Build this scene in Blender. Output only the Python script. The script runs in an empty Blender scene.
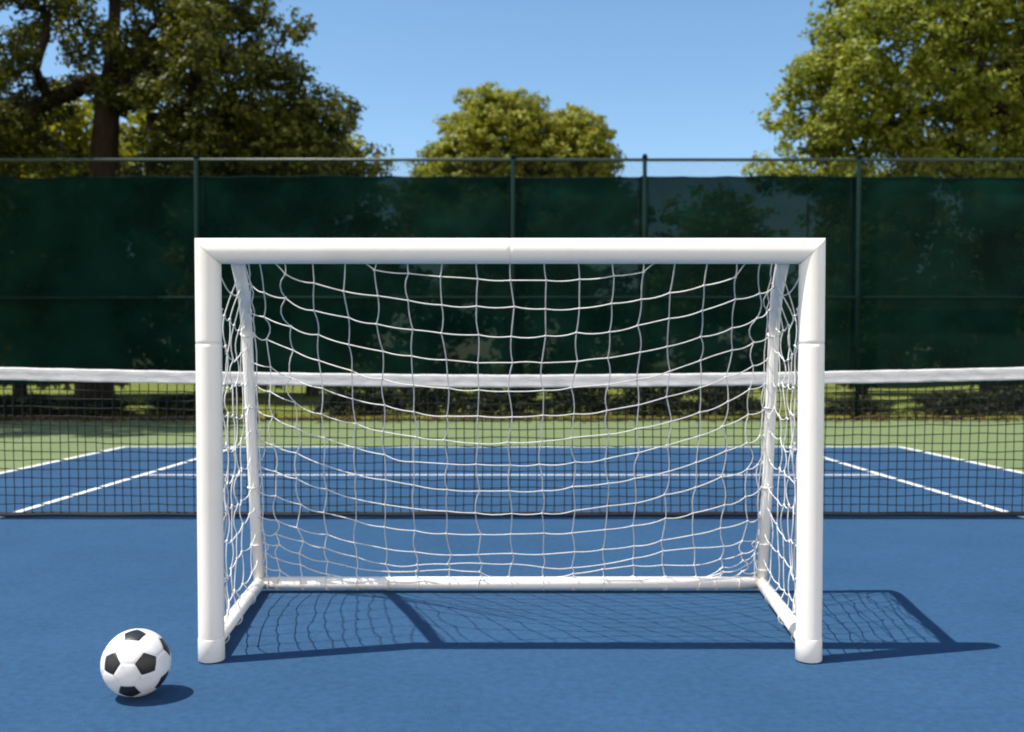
import bpy, bmesh, math, random
import numpy as np
from mathutils import Vector, Matrix

# ------------------------------------------------------------------ scene, camera, light
sc = bpy.context.scene
COL = sc.collection
F = 1000.0                       # focal length in pixels of a 1024 px wide picture
CAM_Z = 0.92
PITCH = math.radians(1.7)
cam_d = bpy.data.cameras.new('camera')
cam = bpy.data.objects.new('camera', cam_d)
COL.objects.link(cam)
cam.location = (0, 0, CAM_Z)
cam.rotation_euler = (math.radians(90) - PITCH, 0, 0)
cam_d.sensor_width = 36.0
cam_d.lens = 36.0 * F / 1024.0
cam_d.shift_y = (365 + F * math.tan(PITCH) - 366) / 1024.0
cam_d.clip_start = 0.05
cam_d.clip_end = 3000
cam_d.dof.use_dof = True
cam_d.dof.focus_distance = 3.25
cam_d.dof.aperture_fstop = 3.2
sc.camera = cam

SUN_EL = math.radians(63.2)
SUN_H = Vector((-0.97, -0.26, 0)).normalized()      # horizontal direction towards the sun
sun_dir = Vector((SUN_H.x * math.cos(SUN_EL), SUN_H.y * math.cos(SUN_EL), math.sin(SUN_EL)))
world = bpy.data.worlds.new('World')
sc.world = world
world.use_nodes = True
wn = world.node_tree.nodes
wl = world.node_tree.links
bg = wn['Background']
sky = wn.new('ShaderNodeTexSky')
sky.sky_type = 'NISHITA'
sky.sun_disc = False
sky.sun_elevation = SUN_EL
sky.sun_rotation = math.atan2(SUN_H.x, SUN_H.y)
sky.altitude = 0
sky.air_density = 1.0
sky.dust_density = 0.2
sky.ozone_density = 1.5
hsv = wn.new('ShaderNodeHueSaturation')
hsv.inputs['Hue'].default_value = 0.495
hsv.inputs['Saturation'].default_value = 1.12
wl.new(sky.outputs[0], hsv.inputs['Color'])
# unseen warm-white clouds added behind the camera as neutral fill for the goal's front
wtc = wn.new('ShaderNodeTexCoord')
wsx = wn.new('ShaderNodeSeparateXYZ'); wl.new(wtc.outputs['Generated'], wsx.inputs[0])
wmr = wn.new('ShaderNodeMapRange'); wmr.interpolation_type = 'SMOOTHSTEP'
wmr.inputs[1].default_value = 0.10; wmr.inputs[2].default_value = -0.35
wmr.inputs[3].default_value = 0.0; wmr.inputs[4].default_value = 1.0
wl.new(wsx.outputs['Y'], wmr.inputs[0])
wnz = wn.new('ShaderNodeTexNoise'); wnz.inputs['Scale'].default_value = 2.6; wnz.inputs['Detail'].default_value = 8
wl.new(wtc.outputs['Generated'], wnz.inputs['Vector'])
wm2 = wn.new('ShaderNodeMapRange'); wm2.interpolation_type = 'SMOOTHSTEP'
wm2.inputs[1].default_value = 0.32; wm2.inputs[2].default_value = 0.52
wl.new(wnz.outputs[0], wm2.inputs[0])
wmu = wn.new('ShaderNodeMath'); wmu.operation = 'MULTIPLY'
wm3 = wn.new('ShaderNodeMapRange'); wm3.interpolation_type = 'SMOOTHSTEP'      # keeps the added clouds low, so they fill upright faces most
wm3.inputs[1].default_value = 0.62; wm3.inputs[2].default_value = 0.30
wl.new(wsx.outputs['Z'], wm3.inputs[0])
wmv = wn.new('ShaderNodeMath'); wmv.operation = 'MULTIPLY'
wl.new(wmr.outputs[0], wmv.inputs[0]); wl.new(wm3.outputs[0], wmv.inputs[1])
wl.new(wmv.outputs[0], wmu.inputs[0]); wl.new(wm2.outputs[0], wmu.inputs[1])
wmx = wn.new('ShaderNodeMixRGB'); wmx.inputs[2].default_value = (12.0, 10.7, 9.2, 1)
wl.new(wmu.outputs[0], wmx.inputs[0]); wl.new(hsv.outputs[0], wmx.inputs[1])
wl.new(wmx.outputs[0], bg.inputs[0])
bg.inputs[1].default_value = 0.132
sun_d = bpy.data.lights.new('sun', 'SUN')
sun_d.energy = 5.0
sun_d.angle = math.radians(0.5)
sun_d.color = (1.0, 0.95, 0.86)
sun = bpy.data.objects.new('sun', sun_d)
COL.objects.link(sun)
sun.rotation_euler = sun_dir.to_track_quat('Z', 'Y').to_euler()
sc.view_settings.view_transform = 'Standard'
sc.view_settings.look = 'None'
sc.view_settings.gamma = 1.0
sc.view_settings.use_curve_mapping = False
sc.view_settings.exposure = 0.45
sc.cycles.max_bounces = 8
sc.cycles.transparent_max_bounces = 16
sc.cycles.filter_width = 1.9

# ------------------------------------------------------------------ helpers
def new_mesh(name, verts, faces, mat, parent=None, smooth=False):
    me = bpy.data.meshes.new(name)
    me.from_pydata([tuple(map(float, v)) for v in verts], [], faces)
    me.update()
    if smooth:
        me.polygons.foreach_set('use_smooth', [True] * len(me.polygons))
    for m in (mat if isinstance(mat, (list, tuple)) else [mat]):
        me.materials.append(m)
    o = bpy.data.objects.new(name, me)
    COL.objects.link(o)
    if parent is not None:
        o.parent = parent
        o.location = -Vector(parent.location) if tuple(parent.location) != (0, 0, 0) else (0, 0, 0)
    return o

def thing(name, label, cat, loc=(0, 0, 0), group=None):
    o = bpy.data.objects.new(name, None)
    COL.objects.link(o)
    o.empty_display_size = 0.2
    o.location = loc
    o['label'] = label
    o['category'] = cat
    if group:
        o['group'] = group
    return o

class MB:
    """collects shapes (world coordinates) into one mesh"""
    def __init__(self):
        self.v, self.f = [], []
    def add(self, vs, fs):
        b = len(self.v)
        self.v.extend(vs)
        self.f.extend([tuple(b + i for i in f) for f in fs])
    def tube(self, pts, r, n=8, caps=True):
        pts = [np.asarray(p, float) for p in pts]
        m = len(pts)
        rs = r if isinstance(r, (list, tuple)) else [r] * m
        t0 = pts[1] - pts[0]
        t0 = t0 / (np.linalg.norm(t0) + 1e-12)
        ref = np.array((0, 0, 1.0)) if abs(t0[2]) < 0.9 else np.array((1.0, 0, 0))
        a = np.cross(t0, ref); a /= np.linalg.norm(a)
        vs = []
        for i in range(m):
            t = pts[min(i + 1, m - 1)] - pts[max(i - 1, 0)]
            t = t / (np.linalg.norm(t) + 1e-12)
            a = a - t * np.dot(a, t); a /= (np.linalg.norm(a) + 1e-12)
            b = np.cross(t, a)
            for k in range(n):
                w = 2 * math.pi * k / n
                vs.append(pts[i] + rs[i] * (a * math.cos(w) + b * math.sin(w)))
        fs = []
        for i in range(m - 1):
            for k in range(n):
                k2 = (k + 1) % n
                fs.append((i * n + k, i * n + k2, (i + 1) * n + k2, (i + 1) * n + k))
        if caps:
            fs.append(tuple(range(n))[::-1])
            fs.append(tuple((m - 1) * n + k for k in range(n)))
        self.add(vs, fs)
    def box(self, x0, x1, y0, y1, z0, z1):
        vs = [(x, y, z) for z in (z0, z1) for y in (y0, y1) for x in (x0, x1)]
        self.add(vs, [(0, 2, 3, 1), (4, 5, 7, 6), (0, 1, 5, 4), (2, 6, 7, 3), (0, 4, 6, 2), (1, 3, 7, 5)])
    def knot(self, p, r):
        p = np.asarray(p, float)
        vs = [p + r * np.array(d, float) for d in ((1,0,0),(-1,0,0),(0,1,0),(0,-1,0),(0,0,1),(0,0,-1))]
        self.add(vs, [(0,2,4),(2,1,4),(1,3,4),(3,0,4),(2,0,5),(1,2,5),(3,1,5),(0,3,5)])
    def ring(self, c, axis, R, r, n=12, m=5):
        c = np.asarray(c, float); ax = np.asarray(axis, float); ax /= np.linalg.norm(ax)
        ref = np.array((0, 0, 1.0)) if abs(ax[2]) < 0.9 else np.array((1.0, 0, 0))
        a = np.cross(ax, ref); a /= np.linalg.norm(a); b = np.cross(ax, a)
        vs, fs = [], []
        for i in range(n):
            w = 2 * math.pi * i / n
            d = a * math.cos(w) + b * math.sin(w)
            for k in range(m):
                q = 2 * math.pi * k / m
                vs.append(c + d * (R + r * math.cos(q)) + ax * r * math.sin(q))
        for i in range(n):
            for k in range(m):
                i2, k2 = (i + 1) % n, (k + 1) % m
                fs.append((i * m + k, i2 * m + k, i2 * m + k2, i * m + k2))
        self.add(vs, fs)
    def build(self, name, mat, parent=None, smooth=True):
        return new_mesh(name, self.v, self.f, mat, parent, smooth)

def material(name, color, rough=0.6, spec=0.4):
    m = bpy.data.materials.new(name)
    m.use_nodes = True
    b = m.node_tree.nodes['Principled BSDF']
    b.inputs['Base Color'].default_value = (*color, 1)
    b.inputs['Roughness'].default_value = rough
    b.inputs['Specular IOR Level'].default_value = spec
    return m

def noise_color(m, stops, scale, detail=6, rough=0.6, bump=0.0, bump_scale=None, stretch=(1, 1, 1), mix2=None):
    """drives the base colour with noise in object space; stops = [(pos, rgb)...]"""
    nt = m.node_tree; n, l = nt.nodes, nt.links
    b = n['Principled BSDF']
    tc = n.new('ShaderNodeTexCoord')
    mp = n.new('ShaderNodeMapping')
    mp.inputs['Scale'].default_value = stretch
    l.new(tc.outputs['Object'], mp.inputs[0])
    nz = n.new('ShaderNodeTexNoise')
    nz.inputs['Scale'].default_value = scale
    nz.inputs['Detail'].default_value = detail
    nz.inputs['Roughness'].default_value = rough
    l.new(mp.outputs[0], nz.inputs['Vector'])
    cr = n.new('ShaderNodeValToRGB')
    while len(cr.color_ramp.elements) < len(stops):
        cr.color_ramp.elements.new(0.5)
    for e, (p, c) in zip(cr.color_ramp.elements, stops):
        e.position = p
        e.color = (*c, 1)
    l.new(nz.outputs[0], cr.inputs[0])
    out = cr.outputs[0]
    if mix2:
        s2, lo, hi, amount = mix2
        n2 = n.new('ShaderNodeTexNoise')
        n2.inputs['Scale'].default_value = s2
        n2.inputs['Detail'].default_value = 4
        l.new(mp.outputs[0], n2.inputs['Vector'])
        mr = n.new('ShaderNodeMapRange')
        mr.inputs[1].default_value = lo
        mr.inputs[2].default_value = hi
        mr.inputs[3].default_value = 1 - amount
        mr.inputs[4].default_value = 1 + amount
        l.new(n2.outputs[0], mr.inputs[0])
        vm = n.new('ShaderNodeVectorMath')
        vm.operation = 'SCALE'
        l.new(out, vm.inputs[0])
        l.new(mr.outputs[0], vm.inputs['Scale'])
        out = vm.outputs[0]
    l.new(out, b.inputs['Base Color'])
    if bump:
        n3 = n.new('ShaderNodeTexNoise')
        n3.inputs['Scale'].default_value = bump_scale or scale * 8
        n3.inputs['Detail'].default_value = 5
        l.new(mp.outputs[0], n3.inputs['Vector'])
        bp = n.new('ShaderNodeBump')
        bp.inputs['Strength'].default_value = bump
        bp.inputs['Distance'].default_value = 0.01
        l.new(n3.outputs[0], bp.inputs['Height'])
        l.new(bp.outputs[0], b.inputs['Normal'])
    return m

def rnd_rgb(c, k):
    return tuple(x * k for x in c)

# ------------------------------------------------------------------ materials
BLUE = (0.027, 0.076, 0.156)
M_blue = noise_color(material('blue_acrylic', BLUE, 0.85, 0.12),
                     [(0.3, rnd_rgb(BLUE, 0.86)), (0.55, BLUE), (0.75, (0.031, 0.084, 0.167))], 1.1, 9, 0.72,
                     bump=0.45, bump_scale=240, mix2=(38, 0.3, 0.7, 0.12))
GREEN = (0.145, 0.192, 0.085)
M_green = noise_color(material('green_acrylic', GREEN, 0.85, 0.2),
                      [(0.3, rnd_rgb(GREEN, 0.88)), (0.7, rnd_rgb(GREEN, 1.06))], 0.9, 8, 0.65,
                      bump=0.3, bump_scale=200, mix2=(110, 0.3, 0.7, 0.10))
M_grass = noise_color(material('lawn_grass', (0.15, 0.17, 0.03), 0.95, 0.1),
                      [(0.25, (0.07, 0.10, 0.018)), (0.5, (0.14, 0.165, 0.03)), (0.75, (0.22, 0.20, 0.055))], 0.8, 8, 0.7,
                      bump=0.8, bump_scale=30, mix2=(14, 0.3, 0.7, 0.35))
M_line = noise_color(material('white_line_paint', (0.75, 0.75, 0.73), 0.7, 0.3),
                     [(0.3, (0.66, 0.67, 0.67)), (0.6, (0.78, 0.78, 0.77))], 9, 6, 0.7, mix2=(90, 0.3, 0.7, 0.06))
M_white = noise_color(material('white_powder_coat', (0.8, 0.8, 0.8), 0.38, 0.45),
                      [(0.22, (0.76, 0.715, 0.655)), (0.5, (0.83, 0.79, 0.735))], 6, 6, 0.6, bump=0.04, bump_scale=160)
M_seam = material('joint_shadow_line', (0.35, 0.36, 0.37), 0.6, 0.3)
M_cord = noise_color(material('white_net_cord', (0.78, 0.78, 0.77), 0.75, 0.2),
                     [(0.3, (0.56, 0.55, 0.53)), (0.6, (0.72, 0.705, 0.68))], 20, 4, 0.6)
M_netblack = material('black_net_cord', (0.006, 0.007, 0.008), 0.7, 0.3)
M_band = noise_color(material('white_vinyl_band', (0.75, 0.75, 0.76), 0.6, 0.3),
                     [(0.3, (0.44, 0.44, 0.44)), (0.7, (0.66, 0.65, 0.64))], 14, 6, 0.7, stretch=(0.6, 1, 2.2), bump=0.15, bump_scale=45)
M_metal = noise_color(material('dark_green_steel', (0.008, 0.02, 0.018), 0.85, 0.05),
                      [(0.3, (0.004, 0.014, 0.013)), (0.7, (0.007, 0.020, 0.018))], 5)
M_rail = noise_color(material('weathered_green_rail', (0.05, 0.085, 0.085), 0.4, 0.5),
                     [(0.3, (0.010, 0.026, 0.026)), (0.7, (0.024, 0.045, 0.045))], 4)
M_wire = material('green_chain_wire', (0.006, 0.014, 0.012), 0.6, 0.15)
M_bark = noise_color(material('dark_bark', (0.035, 0.026, 0.018), 0.95, 0.1),
                     [(0.3, (0.018, 0.013, 0.009)), (0.7, (0.055, 0.042, 0.03))], 4, 8, 0.7, stretch=(3, 3, 0.6), bump=0.9, bump_scale=14)
M_litter = noise_color(material('dry_leaf_litter', (0.12, 0.07, 0.025), 0.9, 0.1),
                       [(0.3, (0.03, 0.019, 0.009)), (0.55, (0.08, 0.048, 0.016)), (0.75, (0.15, 0.10, 0.035))], 7, 4)
M_ballw = noise_color(material('white_ball_leather', (0.8, 0.8, 0.78), 0.42, 0.45),
                      [(0.28, (0.55, 0.54, 0.52)), (0.40, (0.74, 0.72, 0.69)), (0.6, (0.81, 0.79, 0.76))], 22, 6, 0.6, bump=0.08, bump_scale=300)
M_ballb = noise_color(material('black_ball_leather', (0.012, 0.012, 0.013), 0.4, 0.5),
                      [(0.3, (0.009, 0.009, 0.010)), (0.7, (0.017, 0.017, 0.018))], 18, 6, 0.6, bump=0.1, bump_scale=300)

def screen_material():
    m = bpy.data.materials.new('green_windscreen_mesh')
    m.use_nodes = True
    n, l = m.node_tree.nodes, m.node_tree.links
    n.clear()
    out = n.new('ShaderNodeOutputMaterial')
    tc = n.new('ShaderNodeTexCoord')
    nz = n.new('ShaderNodeTexNoise'); nz.inputs['Scale'].default_value = 1.1; nz.inputs['Detail'].default_value = 8
    l.new(tc.outputs['Object'], nz.inputs['Vector'])
    cr = n.new('ShaderNodeValToRGB')
    cr.color_ramp.elements[0].position = 0.35; cr.color_ramp.elements[0].color = (0.0008, 0.0115, 0.0095, 1)
    cr.color_ramp.elements[1].position = 0.7;  cr.color_ramp.elements[1].color = (0.004, 0.030, 0.023, 1)
    l.new(nz.outputs[0], cr.inputs[0])
    dif = n.new('ShaderNodeBsdfDiffuse'); l.new(cr.outputs[0], dif.inputs[0])
    trl = n.new('ShaderNodeBsdfTranslucent'); l.new(cr.outputs[0], trl.inputs[0])
    mx1 = n.new('ShaderNodeMixShader'); mx1.inputs[0].default_value = 0.25
    l.new(dif.outputs[0], mx1.inputs[1]); l.new(trl.outputs[0], mx1.inputs[2])
    tr = n.new('ShaderNodeBsdfTransparent'); tr.inputs[0].default_value = (0.85, 1.0, 0.97, 1)
    mx2 = n.new('ShaderNodeMixShader'); mx2.inputs[0].default_value = 0.035
    l.new(mx1.outputs[0], mx2.inputs[1]); l.new(tr.outputs[0], mx2.inputs[2])
    l.new(mx2.outputs[0], out.inputs[0])
    return m
M_screen = screen_material()

def leaf_material(name, dark, light, trans=0.3):
    m = bpy.data.materials.new(name)
    m.use_nodes = True
    n, l = m.node_tree.nodes, m.node_tree.links
    n.clear()
    out = n.new('ShaderNodeOutputMaterial')
    geo = n.new('ShaderNodeNewGeometry')
    tc = n.new('ShaderNodeTexCoord')
    nz = n.new('ShaderNodeTexNoise'); nz.inputs['Scale'].default_value = 0.55; nz.inputs['Detail'].default_value = 3
    l.new(tc.outputs['Object'], nz.inputs['Vector'])
    mth = n.new('ShaderNodeMath'); mth.operation = 'MULTIPLY_ADD'
    mth.inputs[1].default_value = 0.5
    l.new(geo.outputs['Random Per Island'], mth.inputs[0])
    l.new(nz.outputs[0], mth.inputs[2])
    cr = n.new('ShaderNodeValToRGB')
    cr.color_ramp.elements[0].position = 0.4; cr.color_ramp.elements[0].color = (*dark, 1)
    cr.color_ramp.elements[1].position = 1.05; cr.color_ramp.elements[1].color = (*light, 1)
    l.new(mth.outputs[0], cr.inputs[0])
    p = n.new('ShaderNodeBsdfPrincipled')
    p.inputs['Roughness'].default_value = 0.55
    p.inputs['Specular IOR Level'].default_value = 0.3
    l.new(cr.outputs[0], p.inputs['Base Color'])
    trl = n.new('ShaderNodeBsdfTranslucent')
    vm = n.new('ShaderNodeVectorMath'); vm.operation = 'MULTIPLY'
    vm.inputs[1].default_value = (1.35, 1.25, 0.6)
    l.new(cr.outputs[0], vm.inputs[0]); l.new(vm.outputs[0], trl.inputs[0])
    mx = n.new('ShaderNodeMixShader'); mx.inputs[0].default_value = trans
    l.new(p.outputs[0], mx.inputs[1]); l.new(trl.outputs[0], mx.inputs[2])
    l.new(mx.outputs[0], out.inputs[0])
    return m
M_leaf_dark = leaf_material('dark_oak_leaves', (0.016, 0.028, 0.005), (0.135, 0.145, 0.018), 0.3)
M_leaf_shrub = leaf_material('shade_dark_leaves', (0.008, 0.014, 0.004), (0.028, 0.036, 0.009), 0.12)  # shade under the windscreen is put into this near-black leaf colour
M_leaf_mid = leaf_material('green_oak_leaves', (0.105, 0.140, 0.016), (0.300, 0.325, 0.050), 0.38)
M_leaf_yel = leaf_material('yellowing_leaves', (0.130, 0.160, 0.018), (0.290, 0.295, 0.040), 0.38)

# ------------------------------------------------------------------ ground and court
def structure(o):
    o['kind'] = 'structure'
    return o

def sheet(name, x0, x1, y0, y1, z, mat):
    return structure(new_mesh(name, [(x0, y0, z), (x1, y0, z), (x1, y1, z), (x0, y1, z)], [(0, 1, 2, 3)], mat))

FENCE_Y = 16.7
sheet('lawn', -400, 400, -300, 900, -0.030, M_grass)
b = MB(); b.box(-16, 16, -10, FENCE_Y + 0.12, -0.20, -0.008)
structure(b.build('court_surround', M_green, smooth=False))
CX, CY1, CY0 = 4.36, 11.22, -5.0
sheet('court', -CX, CX, CY0, CY1, -0.004, M_blue)
NET_Y = 5.98
SX = 3.10
lines = MB()
def line(x0, x1, y0, y1):
    z = 0.0
    lines.add([(x0, y0, z), (x1, y0, z), (x1, y1, z), (x0, y1, z)], [(0, 1, 2, 3)])
W = 0.05
line(-CX - 0.02, CX + 0.02, CY1 - 0.02, CY1 + W - 0.01)          # far edge
line(-CX - 0.03, -CX + 0.03, CY0, CY1 - 0.02)
line(CX - 0.03, CX + 0.03, CY0, CY1 - 0.02)
line(-SX - W / 2, -SX + W / 2, CY0, CY1 - 0.02)
line(SX - W / 2, SX + W / 2, CY0, CY1 - 0.02)
line(-SX + W / 2, SX - W / 2, 8.33, 8.33 + 0.05)
structure(lines.build('court_line', M_line, smooth=False))

# ------------------------------------------------------------------ court net
rng = np.random.default_rng(4)
def net_top(x):
    return 0.862 + 0.047 * (abs(x) / 3.1) ** 1.6
NHW = 3.36
net = thing('court_net', 'black mesh court net with white top band stretched across the blue court', 'court net', (0, NET_Y, 0))
m = MB()
cell = 0.054
xs = np.arange(-NHW + 0.05, NHW - 0.04, cell)
def net_off(x, z):
    return 0.012 * math.sin(2.1 * x + 0.6) * math.sin(3.0 * z) + 0.006 * math.sin(7.3 * x + 5 * z)
for x in xs:
    jx = rng.normal(0, 0.003)
    zz = np.linspace(0.03, net_top(x) - 0.075, 7)
    m.tube([(x + jx + 0.004 * math.sin(5 * z + 1.7 * x), NET_Y + net_off(x, z), z) for z in zz], 0.0029, 4, False)
nrow = 14
for j in range(1, nrow + 1):
    f = j / (nrow + 1)
    m.tube([(x, NET_Y + net_off(x, f) + 0.002, 0.03 + f * (net_top(x) - 0.105) + 0.003 * math.sin(x * 9 + j * 2.3) + rng.normal(0, 0.0015))
            for x in np.linspace(-NHW + 0.04, NHW - 0.04, 90)], 0.0029, 4, False)
m.build('mesh', M_netblack, net)
# folded white band
vs, fs = [], []
n = 240
prof = [(-0.006, -0.077), (-0.008, -0.068), (-0.006, -0.060), (-0.007, -0.035), (-0.008, -0.012), (-0.006, -0.003), (0, 0.0), (0.006, -0.003), (0.008, -0.04), (0.006, -0.077)]
k = len(prof)
for i in range(n + 1):
    x = -NHW + 0.03 + (2 * NHW - 0.06) * i / n
    zt = net_top(x) + 0.0008 * math.sin(x * 23)
    for q, (dy, dz) in enumerate(prof):
        rip = 0.0012 * math.sin(x * 31 + q * 1.3) * (1 if 1 < q < 5 else 0.3)
        vs.append((x, NET_Y + dy + rip, zt + dz + 0.0004 * math.sin(x * 90 + q)))
for i in range(n):
    for q in range(k):
        q2 = (q + 1) % k
        fs.append((i * k + q, i * k + q2, (i + 1) * k + q2, (i + 1) * k + q))
new_mesh('top_band', vs, fs, M_band, net, True)
m = MB()
for dy, z, r in ((-0.004, 0.022, 0.010), (0.004, 0.030, 0.009)):
    m.tube([(x, NET_Y + dy, z + 0.002 * math.sin(x * 11)) for x in np.linspace(-NHW + 0.03, NHW - 0.03, 60)], r, 6)
m.build('bottom_tape', M_netblack, net)
for s in (-1, 1):
    p = MB()
    p.tube([(s * NHW, NET_Y, 0), (s * NHW, NET_Y, 0.93)], 0.03, 16)
    p.tube([(s * NHW, NET_Y, 0.93), (s * NHW, NET_Y, 0.945)], 0.034, 16)
    p.tube([(s * NHW, NET_Y, 0.0), (s * NHW, NET_Y, 0.012)], 0.06, 16)
    p.build('post', M_netblack, net)

# ------------------------------------------------------------------ football goal
GY = 3.10
GX = -0.006
HW, H = 0.933, 1.272          # centre lines of posts and crossbar
R = 0.0395
REAR_Y = GY + 0.945
REAR_HW = 1.022
UP_TOP = 0.850
goal = thing('soccer_goal', 'white tube soccer goal with sagging white net standing on the blue court', 'soccer goal', (GX, GY, 0))
N = 40
def mitred_post(s):
    """vertical tube, top cut at 45 degrees against the crossbar, fine joint grooves"""
    b = MB()
    zs = [(0.0, R - 0.003), (0.004, R), (0.010, R)]
    zs += [(0.09, R)]
    joints = [0.985]
    for z in joints:
        zs += [(z - 0.012, R), (z - 0.0018, R), (z, R - 0.002), (z + 0.0018, R), (z + 0.012, R)]
    vs, fs = [], []
    for z, r in zs:
        for i in range(N):
            w = 2 * math.pi * i / N
            vs.append((GX + s * HW + r * math.cos(w), GY + r * math.sin(w), z))
    for i in range(N):
        w = 2 * math.pi * i / N
        dx = R * math.cos(w)
        vs.append((GX + s * HW + dx, GY + R * math.sin(w), H + s * dx - 0.0006))
    rows = len(zs) + 1
    for a in range(rows - 1):
        for i in range(N):
            i2 = (i + 1) % N
            fs.append((a * N + i, a * N + i2, (a + 1) * N + i2, (a + 1) * N + i))
    fs.append(tuple(range(N))[::-1])
    b.add(vs, fs)
    o = b.build('post', M_white, goal)
    # plug sleeve round the foot
    q = MB()
    prof = [(R, 0.0), (R + 0.0012, 0.001), (R + 0.0012, 0.068), (R + 0.0008, 0.0695), (R - 0.001, 0.0705)]
    v2, f2 = [], []
    for r, z in prof:
        for i in range(N):
            w = 2 * math.pi * i / N
            v2.append((GX + s * HW + r * math.cos(w), GY + r * math.sin(w), z))
    for a in range(len(prof) - 1):
        for i in range(N):
            i2 = (i + 1) % N
            f2.append((a * N + i, a * N + i2, (a + 1) * N + i2, (a + 1) * N + i))
    q.add(v2, f2)
    sl = q.build('foot_sleeve', M_white, None)
    sl.parent = o
    sl.location = (0, 0, 0)
    return o
for s in (-1, 1):
    o = mitred_post(s)
def crossbar():
    vs, fs = [], []
    xs = [None, -0.012, -0.0018, 0.0, 0.0018, 0.012, None]
    for a, x in enumerate(xs):
        for i in range(N):
            w = 2 * math.pi * i / N
            r = R - 0.0022 if x == 0.0 else R
            dz = r * math.cos(w)
            if x is None:
                xx = (-1 if a == 0 else 1) * (HW + dz - 0.0006)
            else:
                xx = x
            vs.append((GX + xx, GY + r * math.sin(w), H + dz))
    for a in range(len(xs) - 1):
        for i in range(N):
            i2 = (i + 1) % N
            fs.append((a * N + i, a * N + i2, (a + 1) * N + i2, (a + 1) * N + i))
    o = new_mesh('crossbar', vs, fs, M_white, goal, True)
    return o
crossbar()
RB = 0.0245
ZB = 0.033
STAY = [(UP_TOP, 0.022, H - 0.022), (0.936, 0.42, H - 0.10), (1.014, 0.74, H - 0.168), (1.027, 0.795, H - 0.190),
        (1.032, 0.822, H - 0.225), (1.033, 0.832, H - 0.28), (1.028, 0.89, 0.45), (REAR_HW, REAR_Y - GY, ZB)]
SP = np.array(STAY)
SL = np.concatenate([[0], np.cumsum(np.linalg.norm(np.diff(SP, axis=0), axis=1))])
SL /= SL[-1]
def upr(s, v):
    if v < 0:
        p = SP[0] + (SP[1] - SP[0]) * v / SL[1]
    elif v > 1:
        p = SP[-1] + (SP[-1] - SP[-2]) * (v - 1) / (1 - SL[-2])
    else:
        p = np.array([np.interp(v, SL, SP[:, k]) for k in range(3)])
    return np.array((GX + s * p[0], GY + p[1], p[2]))
for s in (-1, 1):
    m = MB()
    m.tube([upr(s, v) for v in SL], 0.0215, 20)
    m.build('back_stay', M_white, goal)
    m = MB()
    m.tube([(GX + s * (HW + 0.002), GY + 0.02, ZB + 0.012), (GX + s * REAR_HW, REAR_Y, ZB)], RB, 20)
    m.knot((GX + s * REAR_HW, REAR_Y, ZB), 0.001)
    m.build('side_ground_bar', M_white, goal)
m = MB()
m.tube([(GX - REAR_HW - 0.012, REAR_Y, ZB + 0.0015), (GX, REAR_Y, ZB), (GX + REAR_HW + 0.012, REAR_Y, ZB + 0.0015)], RB + 0.001, 20)
m.build('rear_ground_bar', M_white, goal)

# net: rows and columns on the sloping back, then the two side panels
netm = MB()
CR = 0.0021
rng = np.random.default_rng(11)
CH0 = np.array((UP_TOP, 0.03, H - 0.03))
CH1 = SP[-1] + np.array((0, 0, RB * 0.6))
def centre(v):
    """profile of the sagging net in the goal's middle plane: half width, depth, height"""
    p = CH0 + (CH1 - CH0) * v
    b = math.sin(math.pi * min(max(v, 0), 1))
    return p + np.array((0.0, 0.035 * b, -0.035 * b))
def back(u, v):
    w = abs(u) ** 2.4
    e = upr(1, v)
    c = centre(v)
    hw = c[0] * (1 - w) + (e[0] - GX) * w
    return np.array((GX + u * hw, GY + c[1] * (1 - w) + (e[1] - GY) * w, c[2] * (1 - w) + e[2] * w))
def surf(u, v_c, v_e):
    w = abs(u) ** 2.4
    c, e = centre(v_c), upr(1, v_e)
    hw = c[0] * (1 - w) + (e[0] - GX) * w
    return np.array((GX + u * hw, GY + c[1] * (1 - w) + (e[1] - GY) * w, c[2] * (1 - w) + e[2] * w))
def proj_y(p):
    d = p - np.array((0, 0, CAM_Z))
    fwd = d[1] * math.cos(PITCH) - d[2] * math.sin(PITCH)
    up = d[1] * math.sin(PITCH) + d[2] * math.cos(PITCH)
    return 365 + F * math.tan(PITCH) - F * up / fwd
vv = np.linspace(-0.4, 1.3, 800)
yc = np.array([proj_y(np.array((0, GY, 0)) + centre(v) * np.array((0, 1, 1))) for v in vv])
ye = np.array([proj_y(upr(1, v)) for v in vv])
row_c = [280, 307, 335, 362, 390, 416, 441, 465, 490, 513, 535, 555, 567, 575, 583, 591, 599, 607]
row_e = [228, 256, 283, 309, 334, 360, 384, 408, 435, 461, 487, 512, 530, 543, 553, 562, 569, 575]
vc = [float(np.interp(y, yc, vv)) for y in row_c]
ve = [float(np.interp(y, ye, vv)) for y in row_e]
half = [0.0, 0.125, 0.25, 0.375, 0.49, 0.605, 0.725, 0.83, 0.92, 0.975]
ucol = [-h for h in half[:0:-1]] + half
ncol, nrow = len(ucol), len(vc)
node = {}
for i, u in enumerate(ucol):
    for j in range(nrow):
        asym = 0.004 * math.sin(3.1 * u + j * 0.35)
        wav = 0.012 * math.sin(9 * u + j) if j > 11 else 0
        p = surf(u, vc[j] + asym + wav, ve[j] + asym + wav)
        if p[2] < H - 0.055 and p[2] > ZB + RB + 0.012:
            edge = 1 + 0.8 * (abs(u) > 0.8)
            v = vc[j]
            p = p + np.array((rng.normal(0, 0.0035 * edge) + 0.003 * (-1) ** (i + j) + 0.005 * math.sin(v * 9 + u * 5), rng.normal(0, 0.004 * edge), rng.normal(0, 0.0028 * edge)))
            node[i, j] = p
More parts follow.
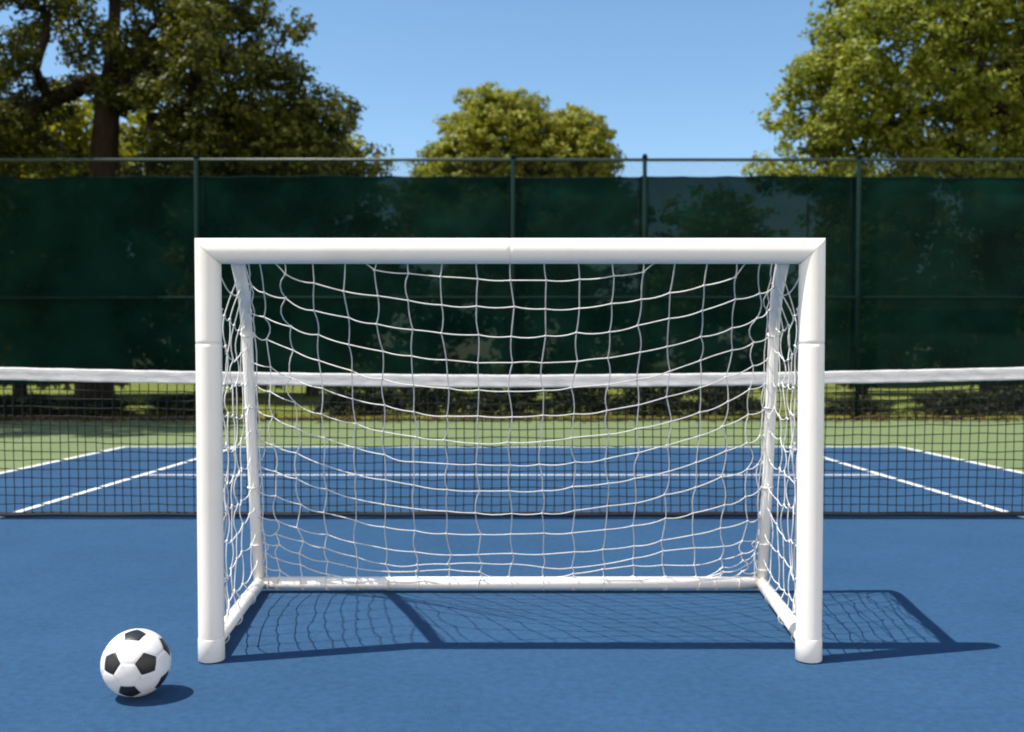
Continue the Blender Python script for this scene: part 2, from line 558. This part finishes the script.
def cord(a, b, slack=0.0, side=None):
    mid = (a + b) / 2
    d = np.array((0, 0, -slack)) if side is None else side
    d = d + rng.normal(0, 0.0022, 3)
    q1 = a + (b - a) * 0.28 + d * 0.8
    q2 = a + (b - a) * 0.72 + d * 0.8
    netm.tube([a, q1, mid + d, q2, b], CR, 5, False)
def tie(c, axis, r):
    netm.ring(c, axis, r, 0.0028, 14, 5)
for (i, j), p in node.items():
    netm.knot(p, 0.0060)
    if (i + 1, j) in node:
        cord(p, node[i + 1, j], 0.003 + 0.004 * (abs(ucol[i]) > 0.75))
    if (i, j + 1) in node:
        cord(p, node[i, j + 1], 0, np.array((rng.normal(0, 0.003 + 0.006 * (abs(ucol[i]) > 0.8)), 0.0, 0)))
for i, u in enumerate(ucol):                         # ends on crossbar and rear bar
    js = [j for j in range(nrow) if (i, j) in node]
    a = back(u, 0.0) + np.array((0, 0.0, -0.0))
    cord(a, node[i, js[0]])
    e = np.array((back(u, 1)[0] + rng.normal(0, 0.006), REAR_Y, ZB + RB))
    cord(node[i, js[-1]], e)
    tie((e[0], REAR_Y, ZB), (1, rng.normal(0, 0.35), rng.normal(0, 0.2)), RB + 0.003)
for j in range(nrow):                                # rows that start on the crossbar or end on the bar
    for i in range(ncol - 1):
        a, c = (i, j) in node, (i + 1, j) in node
        if a != c:
            q = node[(i, j)] if a else node[(i + 1, j)]
            um = (ucol[i] + ucol[i + 1]) / 2
            if row_c[j] < 400:
                cord(q, back(um, 0.0))
            else:
                cord(q, np.array((back(um, 1)[0], REAR_Y, ZB + RB)), 0.004)
for s, i in ((-1, 0), (1, ncol - 1)):                # lashing along the stays
    for j in range(nrow):
        if (i, j) in node:
            v = max(0.02, min(0.97, ve[j]))
            cord(node[i, j], upr(s, v) + np.array((-s * 0.02, 0.01, 0)), 0.004)
            if j % 3 == 1:
                tie(upr(s, v), upr(s, v + 0.02) - upr(s, v - 0.02) + rng.normal(0, 0.008, 3), 0.0245)
    for k in range(1):                               # border cords running loosely down the stay
        pts = []
        for q in range(25):
            v = q / 24 * 0.985 + 0.005
            off = 0.029 + 0.008 * abs(math.sin(q * 0.9 + k * 2))
            pts.append(upr(s, v) + np.array((-s * off * (1 if k == 0 else -1), -0.012 + 0.012 * k + 0.004 * math.sin(q * 1.7), 0.004 * math.sin(q * 2.1 + k))))
        netm.tube(pts, CR, 5, False)
# side panels
def z2v(z):
    return float(np.interp(-z, -SP[:, 2], SL))
def y2v(y):
    return float(np.interp(y, SP[:, 1], SL))
for s in (-1, 1):
    def side_pt(a, z):
        v = z2v(z)
        up = upr(s, v)
        f = np.array((GX + s * (HW - 0.030), GY + 0.030, z))
        p = f + (np.array((up[0], up[1], z)) - f) * a
        p[0] += s * 0.035 * math.sin(math.pi * a) * (1 - z / H)
        return p
    fr = [0.0, 0.12, 0.26, 0.40, 0.55, 0.70, 0.86]
    zr = list(np.arange(1.20, 0.06, -0.106))
    sn = {}
    depth = REAR_Y - GY - 0.04
    for c, fd in enumerate(fr):
        y = fd * depth
        for rj, z in enumerate(zr):
            v = z2v(z)
            yu = (upr(s, v)[1] - GY - 0.03)
            if yu < 0.02:
                continue
            a = y / yu
            if a > 0.96 and c > 0:
                continue
            droop = 0.03 * math.sin(math.pi * min(a, 1)) + 0.02 * a + 0.012 * math.sin(rj * 2.0 + c * 1.3)
            p = side_pt(a, z)
            p = p + np.array((rng.normal(0, 0.004), rng.normal(0, 0.006), -droop if c else 0.0))
            p[2] = max(p[2], 0.05)
            sn[c, rj] = p
    for (c, rj), p in sn.items():
        netm.knot(p, 0.0060)
        if (c + 1, rj) in sn:
            cord(p, sn[c + 1, rj], 0.010)
        else:
            v = min(max(z2v(zr[rj]), 0.02), 0.98)
            cord(p, upr(s, v), 0.006)
        if (c, rj + 1) in sn:
            cord(p, sn[c, rj + 1], 0, np.array((rng.normal(0, 0.006), rng.normal(0, 0.008), 0)))
        else:
            t = min(1.0, max(0.03, (p[1] - GY) / (REAR_Y - GY)))
            e = np.array((GX + s * (HW + (REAR_HW - HW) * t), GY + t * (REAR_Y - GY), ZB + RB))
            cord(p, e, 0, np.array((0.004, 0.006, 0)))
            if c % 2:
                tie(e - np.array((0, 0, RB)), (s * 0.11, 1, rng.normal(0, 0.25)), RB + 0.0025)
        if (c, rj - 1) not in sn and c > 0:
            v = y2v(p[1] - GY)
            cord(p, upr(s, min(0.98, max(0.02, v))))
netm.build('net', M_cord, goal)

# ------------------------------------------------------------------ ball
def make_ball():
    r = 0.0925
    bx, by = -1.046, 2.76
    phi = (1 + 5 ** 0.5) / 2
    ico = []
    for a in (-1, 1):
        for b in (-phi, phi):
            ico += [(0, a, b), (a, b, 0), (b, 0, a)]
    ico = [Vector(v).normalized() for v in ico]
    adj = {i: [j for j in range(12) if j != i and ico[i].dot(ico[j]) > 0.4] for i in range(12)}
    tv = {}
    for i in range(12):
        for j in adj[i]:
            tv[i, j] = (ico[i] * 2 + ico[j]) / 3
    polys = []
    def ordered(c, keys):
        n0 = c.normalized()
        ref = (tv[keys[0]] - c); ref = (ref - n0 * ref.dot(n0)).normalized()
        oth = n0.cross(ref)
        return sorted(keys, key=lambda q: math.atan2((tv[q] - c).dot(oth), (tv[q] - c).dot(ref)))
    for i in range(12):
        polys.append((1, ico[i], ordered(ico[i], [(i, j) for j in adj[i]])))
    for i in range(12):
        for j in adj[i]:
            for q in adj[i]:
                if i < j < q and q in adj[j]:
                    c = (ico[i] + ico[j] + ico[q]) / 3
                    polys.append((0, c, ordered(c, [(i, j), (j, i), (j, q), (q, j), (q, i), (i, q)])))
    # orientation from where two black panels face in the view
    w = (Vector((0, 0, CAM_Z)) - Vector((bx, by, r))).normalized()
    rt = Vector((0, 0, 1)).cross(w).normalized()
    up = w.cross(rt)
    def vd(x, y):
        return (rt * x + up * y + w * math.sqrt(max(0, 1 - x * x - y * y))).normalized()
    A, B = vd(0.30, -0.065), vd(-0.715, 0.05)
    def frame(a, b):
        c = a.cross(b).normalized()
        return Matrix((a, c.cross(a), c)).transposed()
    rot = frame(A, B) @ frame(ico[0], ico[adj[0][0]]).transposed()
    vs, fs, mi = [], [], []
    n = 9
    for kind, c, keys in polys:
        K = len(keys)
        pts = [tv[q] for q in keys]
        c = sum(pts, Vector()) / K
        for t in range(K):
            p1, p2 = pts[t], pts[(t + 1) % K]
            base = len(vs)
            idx = {}
            for a in range(n + 1):
                for b2 in range(n + 1 - a):
                    f1, f2 = a / n, b2 / n
                    p = c + (p1 - c) * f1 + (p2 - c) * f2
                    rim = f1 + f2                       # 1 on the seam
                    rad = r * (1 - 0.020 * max(0.0, (rim - 0.86) / 0.14) ** 2)
                    p = rot @ p.normalized() * rad
                    idx[a, b2] = len(vs)
                    vs.append((p.x + bx, p.y + by, p.z + r * 0.995))
            for a in range(n):
                for b2 in range(n - a):
                    fs.append((idx[a, b2], idx[a + 1, b2], idx[a, b2 + 1])); mi.append(kind)
                    if a + b2 < n - 1:
                        fs.append((idx[a + 1, b2], idx[a + 1, b2 + 1], idx[a, b2 + 1])); mi.append(kind)
    o = new_mesh('soccer_ball', [Vector(v) - Vector((bx, by, 0)) for v in vs], fs, [M_ballw, M_ballb], None, True)
    o.location = (bx, by, 0)
    o.data.polygons.foreach_set('material_index', mi)
    bm = bmesh.new(); bm.from_mesh(o.data)
    bmesh.ops.remove_doubles(bm, verts=bm.verts, dist=1e-5)
    bmesh.ops.recalc_face_normals(bm, faces=bm.faces)
    bm.to_mesh(o.data); bm.free()
    o['label'] = 'black and white panelled soccer ball lying on the blue court beside the left goalpost'
    o['category'] = 'soccer ball'
make_ball()

# ------------------------------------------------------------------ perimeter fence
FZ = 4.335
fence = thing('perimeter_fence', 'tall chain link fence with dark green windscreen behind the court', 'fence', (0, FENCE_Y, 0))
def fx(px):
    return (px - 512) * FENCE_Y / F
posts = [fx(-480), fx(-130), fx(198), fx(513), fx(644), fx(857), fx(1190), fx(1510)]
for x in posts:
    m = MB()
    m.tube([(x, FENCE_Y, -0.02), (x, FENCE_Y, FZ + 0.02)], 0.036, 14)
    m.tube([(x, FENCE_Y, FZ + 0.02), (x, FENCE_Y, FZ + 0.06), (x, FENCE_Y, FZ + 0.085)], [0.048, 0.042, 0.018], 14)
    m.build('post', M_metal, fence)
m = MB(); m.tube([(posts[0], FENCE_Y + 0.01, FZ - 0.01), (posts[-1], FENCE_Y + 0.01, FZ - 0.01)], 0.027, 12)
m.build('top_rail', M_rail, fence)
m = MB(); m.tube([(posts[0], FENCE_Y + 0.004, 2.04), (posts[-1], FENCE_Y + 0.004, 2.04)], 0.026, 12)
m.build('middle_rail', M_metal, fence)
m = MB()
yw = FENCE_Y + 0.055
x0, x1 = posts[0], posts[-1]
zt, zb = FZ - 0.02, 0.03
hh = zt - zb
step = 0.075
for sgn in (1, -1):
    x = x0 - hh
    while x < x1 + hh:
        a = [x if sgn > 0 else x + hh, zb]
        c = [x + hh if sgn > 0 else x, zt]
        # clip to the fence's ends
        def clip(pa, pb):
            pa, pb = pa[:], pb[:]
            for lim, lo in ((x0, True), (x1, False)):
                for P, Q in ((pa, pb), (pb, pa)):
                    if (P[0] < lim) if lo else (P[0] > lim):
                        if (Q[0] < lim) if lo else (Q[0] > lim):
                            return None
                        t = (lim - P[0]) / (Q[0] - P[0])
                        P[1] = P[1] + t * (Q[1] - P[1]); P[0] = lim
            return pa, pb
        r = clip(a, c)
        if r:
            m.tube([(r[0][0], yw + 0.002 * sgn, r[0][1]), (r[1][0], yw + 0.002 * sgn, r[1][1])], 0.0017, 3, False)
        x += step
m.build('chain_link', M_wire, fence, smooth=False)
# windscreen cloth, one piece per bay, laced behind the mesh
from mathutils import noise as mnoise
ZT = (365 - 177) * (FENCE_Y + 0.1) / F + CAM_Z
for i in range(len(posts) - 1):
    xa, xb = posts[i] - 0.05, posts[i + 1] + 0.05
    nx, nz = max(12, int((xb - xa) / 0.12)), 34
    vs, fs = [], []
    for a in range(nx + 1):
        for c in range(nz + 1):
            u, w = a / nx, c / nz
            x = xa + (xb - xa) * u
            zbot = 0.60 + 0.03 * math.sin(x * 1.7) - 0.05 * (i in (5, 6)) 
            z = zbot + (ZT - zbot) * w
            z -= 0.014 * math.sin(math.pi * ((u * 5) % 1)) * w ** 10
            pin = math.sin(math.pi * u) ** 0.5
            d = 0.10 * mnoise.noise((x * 0.5, z * 0.8, i * 7.1)) + 0.09 * mnoise.noise((x * 1.6 + 0.5 * z, z * 1.1, 3.3 + i)) + 0.04 * mnoise.noise((x * 4.5 + z, z * 3.5, i))
            vs.append((x, yw + 0.13 + 0.03 * (i % 2) + d * pin, z))
    for a in range(nx):
        for c in range(nz):
            q = a * (nz + 1) + c
            fs.append((q, q + nz + 1, q + nz + 2, q + 1))
    o = new_mesh('windscreen', vs, fs, M_screen, fence, True)
    hem = MB()
    for xs_ in (xa + 0.16, xb - 0.16, fx(807)):             # sewn vertical seams
        if xa < xs_ < xb:
            a = int(round((xs_ - xa) / (xb - xa) * nx))
            colv = vs[a * (nz + 1):(a + 1) * (nz + 1)]
            hem.tube([(v[0], v[1] - 0.002, v[2]) for v in colv], 0.014, 4, False)
    hem.tube([(v[0], v[1] - 0.004, v[2]) for v in vs[nz::nz + 1]], 0.012, 5, False)
    h = hem.build('hem', M_metal, None); h.parent = o

# fallen leaves along the foot of the fence
rng = np.random.default_rng(5)
vs, fs = [], []
for i in range(5200):
    x = rng.uniform(-13, 13)
    y = FENCE_Y + 0.35 - abs(rng.normal(0, 0.45)) if rng.random() < 0.8 else FENCE_Y + rng.uniform(0, 2.5)
    z = 0.0 if y < FENCE_Y + 0.1 else -0.02
    z += 0.004 + abs(rng.normal(0, 0.02))
    L = rng.uniform(0.03, 0.075)
    a = rng.uniform(0, 6.28)
    d1 = np.array((math.cos(a), math.sin(a), rng.normal(0, 0.35))) * L
    d2 = np.array((-math.sin(a), math.cos(a), rng.normal(0, 0.35))) * L * 0.55
    c = np.array((x, y, z))
    k = len(vs)
    for p in (c - d1, c + d2, c + d1, c - d2):
        p[2] = max(p[2], z - 0.003)
        vs.append(p)
    fs.append((k, k + 1, k + 2, k + 3))
o = new_mesh('fallen_leaves', vs, fs, M_litter)
o['kind'] = 'stuff'
o['label'] = 'dry brown leaves drifted along the foot of the fence'
o['category'] = 'leaves'

# ------------------------------------------------------------------ trees
def np_mesh(name, V, Fq, mat, parent):
    me = bpy.data.meshes.new(name)
    me.vertices.add(len(V)); me.vertices.foreach_set('co', V.astype(np.float32).ravel())
    k = Fq.shape[1]
    me.loops.add(Fq.size); me.loops.foreach_set('vertex_index', Fq.astype(np.int32).ravel())
    me.polygons.add(len(Fq))
    me.polygons.foreach_set('loop_start', np.arange(0, Fq.size, k, dtype=np.int32))
    me.polygons.foreach_set('loop_total', np.full(len(Fq), k, dtype=np.int32))
    me.update(calc_edges=True)
    me.materials.append(mat)
    o = bpy.data.objects.new(name, me)
    COL.objects.link(o)
    o.parent = parent
    return o

def make_tree(name, label, cat, loc, trunk, lobes, mat, seed, leaf=0.09, per_clump=260, clump_r=(0.45, 0.85), group=None, trunk_r=0.28, minsep=0.55, spread=0.16, zmin=0.5):
    """trunk = list of points relative to loc; lobes = (x,y,z,rx,ry,rz,n)"""
    g = np.random.default_rng(seed)
    root = thing(name, label, cat, loc, group)
    clumps = []
    for (x, y, z, rx, ry, rz, n) in lobes:
        tries = 0
        got = 0
        while got < n and tries < n * 20:
            tries += 1
            d = g.normal(0, 1, 3); d /= np.linalg.norm(d)
            rr = g.uniform(0.25, 1.0) ** 0.5
            p = np.array((x, y, z)) + d * rr * np.array((rx, ry, rz))
            if p[2] < zmin:
                continue
            if all(np.linalg.norm(p - q) > minsep for q, _ in clumps[-120:]):
                clumps.append((p, g.uniform(*clump_r)))
                got += 1
    # limbs: grow from the trunk outwards to every clump
    P = [np.array(t, float) for t in trunk]
    par = [-1] + list(range(len(trunk) - 1))
    fork = max(1, len(trunk) // 3)
    axis = P[len(P) * 2 // 3]
    order = sorted(range(len(clumps)), key=lambda i: np.linalg.norm(clumps[i][0] - axis))
    tips = []
    for ci in order:
        c = clumps[ci][0]
        best, bi = 1e9, 0
        for i in range(fork, len(P)):
            d = c - P[i]
            L = np.linalg.norm(d)
            pen = L * (1 + 0.7 * max(0.0, -d[2] / (L + 1e-6)))
            if pen < best:
                best, bi = pen, i
        a = P[bi]
        k = max(2, int(np.linalg.norm(c - a) / 0.6))
        prev = bi
        for q in range(1, k + 1):
            t = q / k
            pt = a + (c - a) * t
            if q < k:
                pt = pt + g.normal(0, 0.10, 3)
                pt[2] += 0.10 * math.sin(math.pi * t)
            P.append(pt); par.append(prev); prev = len(P) - 1
        tips.append(prev)
    wgt = [0.0] * len(P)
    for t in tips:
        i = t
        while i >= 0:
            wgt[i] += 1; i = par[i]
    tot = max(wgt)
    rad = [max(0.012, trunk_r * (w / tot) ** 0.48) for w in wgt]
    tb = MB()
    for i in range(1, len(P)):
        if par[i] >= 0:
            r0, r1 = min(rad[par[i]], rad[i] * 1.35), rad[i]
            if i < len(trunk):
                r0 = rad[par[i]] * (1.35 if i == 1 else 1.0)
            tb.tube([P[par[i]], (P[par[i]] + P[i]) / 2 + g.normal(0, 0.01, 3), P[i]], [r0, (r0 + r1) / 2, r1], 7 if r0 > 0.05 else 5, False)
    o = new_mesh('trunk', tb.v, tb.f, M_bark, None, True)
    o.parent = root
    # leaves
    C, O = [], []
    for c, r in clumps:
        nt = max(6, int(per_clump / 26))
        tw = g.normal(0, 1, (nt, 3)); tw /= np.linalg.norm(tw, axis=1)[:, None]
        tw *= (g.uniform(0.1, 1, (nt, 1)) ** 0.33) * r * np.array((1, 1, 0.72))
        n = int(per_clump * (r / clump_r[1]) ** 2) + 20
        w = g.integers(0, nt, n)
        q = c + tw[w] + g.normal(0, spread, (n, 3)) * np.array((1, 1, 0.7))
        C.append(q); O.append((q - c) / r)
    C = np.concatenate(C); O = np.concatenate(O)
    n = len(C)
    nrm = g.normal(0, 0.75, (n, 3)) + O * 0.9; nrm[:, 2] += 0.75
    nrm /= np.linalg.norm(nrm, axis=1)[:, None]
    t = np.cross(nrm, g.normal(0, 1, (n, 3))); t /= np.linalg.norm(t, axis=1)[:, None]
    bt = np.cross(nrm, t)
    L = leaf * g.uniform(0.65, 1.35, (n, 1))
    V = np.empty((n, 4, 3))
    V[:, 0] = C - t * L
    V[:, 1] = C + bt * L * 0.55 + nrm * L * 0.18
    V[:, 2] = C + t * L
    V[:, 3] = C - bt * L * 0.55 + nrm * L * 0.18
    np_mesh('crown', V.reshape(-1, 3), np.arange(n * 4).reshape(n, 4), mat, root)
    return root

# big dark tree behind the left of the fence
make_tree('tree', 'large dark spreading tree with bare limbs showing, behind the left of the fence', 'tree',
          (-10.2, 24.5, -0.05),
          [(0, 0, 0), (0.05, 0, 1.2), (0.0, 0, 2.6), (0.1, 0.05, 4.0), (0.25, 0, 5.4), (0.35, 0, 7.0), (0.5, 0, 8.6), (0.6, 0, 10.2)],
          [(-3.6, 0, 8.0, 3.2, 3.0, 2.8, 44), (0.6, 0.3, 9.8, 3.0, 3.0, 2.6, 42), (3.2, -0.3, 7.8, 2.2, 2.2, 2.2, 34),
           (4.9, 0, 6.6, 1.6, 1.6, 1.2, 20), (5.9, 0, 5.8, 0.8, 0.9, 0.6, 7), (3.6, 0.4, 5.4, 2.6, 1.8, 0.8, 20), (-4.5, 0, 6.2, 2.6, 2, 0.7, 10),
           (0, 0, 12.0, 3.0, 3, 2, 26)],
          M_leaf_dark, 3, leaf=0.070, per_clump=980, clump_r=(0.42, 0.85), spread=0.10, trunk_r=0.36, minsep=0.85)
# right-hand tree
make_tree('tree', 'large bright green tree leaning over the right end of the fence', 'tree',
          (12.2, 25.0, -0.05),
          [(0, 0, 0), (-0.05, 0, 1.3), (0.0, 0, 2.8), (-0.1, 0.0, 4.2), (0.1, 0, 5.6), (0.2, 0, 7.2), (0.3, 0, 8.8), (0.5, 0, 10.5)],
          [(-2.6, -0.6, 8.2, 2.5, 2.4, 2.4, 56), (0.6, -0.4, 9.6, 2.8, 2.8, 2.8, 50), (-4.3, 0, 7.3, 1.1, 1.4, 1.1, 16), (-5.3, 0, 5.8, 0.6, 0.9, 0.4, 7),
           (-3.2, -0.4, 5.7, 2.0, 1.4, 0.8, 22), (2.6, 0, 7.2, 2.6, 2.4, 2.2, 36), (0, 0, 12.2, 2.8, 2.8, 1.8, 24), (0.3, -1.0, 5.9, 2.8, 1.5, 1.0, 24)],
          M_leaf_mid, 8, leaf=0.070, per_clump=980, clump_r=(0.42, 0.85), spread=0.10, trunk_r=0.38, minsep=0.80)
# middle tree, farther off
make_tree('tree', 'rounded yellow green tree standing alone in the middle beyond the fence', 'tree',
          (0.1, 42.0, -0.05),
          [(0, 0, 0), (0, 0, 1.5), (0.1, 0, 3.0), (0.0, 0, 4.5), (-0.1, 0, 6.5), (0, 0, 8.5), (0, 0, 10.0)],
          [(-0.6, 0, 10.0, 2.4, 2.3, 2.6, 95), (2.3, 0, 9.7, 1.6, 1.7, 1.7, 46), (-2.5, 0, 8.6, 1.4, 1.6, 1.6, 36), (0, -0.3, 7.0, 4.0, 2.5, 1.5, 66),
           (3.3, 0, 8.3, 1.0, 1.2, 1.3, 14), (-3.5, 0, 7.4, 1.0, 1.2, 1.2, 12), (4.5, 0, 7.2, 0.8, 1.0, 1.0, 8), (0, 0, 4.5, 3.6, 2.4, 1.4, 36), (-4.3, 0, 7.6, 0.5, 0.7, 1.0, 7), (4.5, 0, 7.6, 0.6, 0.7, 0.7, 6)],
          M_leaf_yel, 21, leaf=0.095, per_clump=620, clump_r=(0.45, 0.85), trunk_r=0.36, minsep=0.62, spread=0.10)
# a neighbour on the left, mostly outside the frame, whose shade falls across the fence and the green margin
make_tree('tree', 'dark leafy tree hanging over the far left end of the fence', 'tree',
          (-12.2, 17.7, -0.05),
          [(0, 0, 0), (0.05, 0, 1.2), (0.1, -0.1, 2.6), (0.2, -0.2, 4.0), (0.3, -0.5, 5.4), (0.4, -0.8, 6.8), (0.4, -1.0, 8.2)],
          [(2.3, -3.5, 6.8, 2.4, 2.0, 1.0, 52), (0.2, -1.6, 8.2, 2.4, 2.6, 1.6, 50), (-1.8, 0, 7.5, 2.0, 2.5, 1.6, 24)],
          M_leaf_dark, 77, leaf=0.070, per_clump=980, clump_r=(0.45, 0.85), spread=0.10, trunk_r=0.3, minsep=0.8)
# smaller trees and bushes further back
make_tree('tree', 'small bushy green tree just topping the windscreen right of the middle tree', 'tree',
          (8.2, 41.0, -0.05), [(0, 0, 0), (0, 0, 1.4), (0.1, 0, 3.0), (0, 0, 5.0), (0, 0, 6.8)],
          [(0, 0, 5.6, 2.4, 2.2, 2.4, 60), (-1.4, 0, 3.6, 2.0, 1.8, 1.6, 30), (1.5, 0, 3.8, 1.8, 1.8, 1.8, 26)],
          M_leaf_mid, 31, leaf=0.12, per_clump=240, trunk_r=0.22)
bush_specs = [
    (-15.0, 30.5, 1.16, 'broad sunlit bush at the far left behind the dark tree'),
    (-12.9, 30.0, 1.22, 'tall sunlit bush just left of the dark tree trunk'),
    (-8.2, 30.0, 1.22, 'sunlit bush showing right of the dark tree trunk'),
    (-6.2, 31.0, 1.14, 'pale bush under the right limbs of the dark tree'),
    (11.2, 32.0, 1.0, 'green bush behind the left limbs of the right tree'),
    (15.6, 32.0, 1.05, 'green bush behind the trunk of the right tree'),
]
bush = None
for i, (x, y, sc_, lab) in enumerate(bush_specs):
    if bush is None:
        bush = make_tree('bush', lab, 'bush', (x, y, -0.05), [(0, 0, 0), (0, 0, 0.8), (0.1, 0, 2.0), (0, 0, 4.0), (0, 0, 6.0)],
                         [(0, 0, 5.6, 1.7, 1.7, 1.9, 34), (-1.0, 0, 3.4, 1.6, 1.5, 1.8, 28), (1.1, 0, 3.6, 1.6, 1.5, 1.9, 28), (0, -0.2, 1.8, 1.9, 1.5, 1.2, 22)],
                         M_leaf_yel, 50, leaf=0.12, per_clump=230, trunk_r=0.14, group='bushes beyond the fence')
        o = bush
    else:
        o = bush.copy(); COL.objects.link(o)
        for ch in bush.children:
            c = ch.copy(); COL.objects.link(c); c.parent = o
    o.location = (x, y, -0.05)
    o.scale = (sc_, sc_, sc_)
    o.rotation_euler = (0, 0, i * 1.13)
    o['label'] = lab

# low shrubs added just beyond the fence, standing in for tree shade
shrub = None
shrub_specs = [(-9.4, 19.0, 0.42, 'added low dark shrub under the left end of the windscreen'), (-7.9, 18.8, 0.36, 'second added low dark shrub from the left along the fence'),
               (-6.3, 19.1, 0.40, 'added low dark shrub behind the fence left of the goal'), (-2.9, 19.0, 0.70, 'added low dark shrub seen through the left of the goal net'),
               (-1.5, 19.3, 0.84, 'added full dark shrub left of the middle of the goal net'), (-0.1, 18.9, 0.82, 'added full dark shrub behind the middle of the goal net'),
               (1.3, 19.2, 0.86, 'added full dark shrub right of the middle of the goal net'), (2.7, 19.0, 0.82, 'added dark shrub seen through the right of the goal net'),
               (4.1, 19.1, 0.72, 'added dark shrub beside the right stay of the goal'), (6.6, 19.2, 0.36, 'added small low shrub behind the fence right of the goal'),
               (8.4, 19.0, 0.48, 'added low dark shrub near the right end of the fence'), (9.9, 19.2, 0.55, 'added low dark shrub under the right end of the windscreen')]
for i, (x, y, h, lab) in enumerate(shrub_specs):
    if shrub is None:
        shrub = make_tree('shrub', lab, 'shrub', (x, y, -0.03), [(0, 0, 0), (0, 0, 0.2), (0, 0, 0.45), (0, 0, 0.7)],
                          [(0, 0, 0.72, 0.75, 0.5, 0.28, 24), (0, 0, 0.28, 0.85, 0.5, 0.2, 26)],
                          M_leaf_shrub, 91, leaf=0.035, per_clump=230, clump_r=(0.16, 0.30), trunk_r=0.03, minsep=0.18, spread=0.06, zmin=0.08, group='added low shrubs along the fence')
        o = shrub
    else:
        o = shrub.copy(); COL.objects.link(o)
        for ch in shrub.children:
            c = ch.copy(); COL.objects.link(c); c.parent = o
    o.location = (x, y, -0.06)
    o.scale = (1.0, 0.9, h)
    o.rotation_euler = (0, 0, (i * 2.1) % 0.8 - 0.4 + math.pi * (i % 2))
    o['label'] = lab

# the far-off wood that closes the view
g = np.random.default_rng(17)
Cs = []
for i in range(620):
    x = g.uniform(-60, 60)
    top = 6.4 + 2.2 * mnoise.noise((x * 0.12, 1.7, 0.3)) + 1.2 * mnoise.noise((x * 0.4, 4.7, 2.3))
    c = np.array((x, g.uniform(56, 64), g.uniform(0.3, max(1.5, top))))
    r = g.uniform(0.8, 1.6)
    d = g.normal(0, 1, (120, 3)); d /= np.linalg.norm(d, axis=1)[:, None]
    Cs.append(c + d * r * g.uniform(0.3, 1, (120, 1)) ** 0.5 * np.array((1, 1, 0.8)))
C = np.concatenate(Cs); C[:, 2] = np.maximum(C[:, 2], 0.0)
n = len(C)
nrm = g.normal(0, 1, (n, 3)); nrm[:, 2] += 1.2; nrm /= np.linalg.norm(nrm, axis=1)[:, None]
t = np.cross(nrm, g.normal(0, 1, (n, 3))); t /= np.linalg.norm(t, axis=1)[:, None]
bt = np.cross(nrm, t)
L = g.uniform(0.14, 0.32, (n, 1))
V = np.empty((n, 4, 3))
V[:, 0] = C - t * L; V[:, 1] = C + bt * L * 0.6; V[:, 2] = C + t * L; V[:, 3] = C - bt * L * 0.6
o = np_mesh('far_wood', V.reshape(-1, 3), np.arange(n * 4).reshape(n, 4), M_leaf_shrub, None)
o['kind'] = 'stuff'
o['label'] = 'dark far-off wood faintly seen through the windscreen'
o['category'] = 'wood'
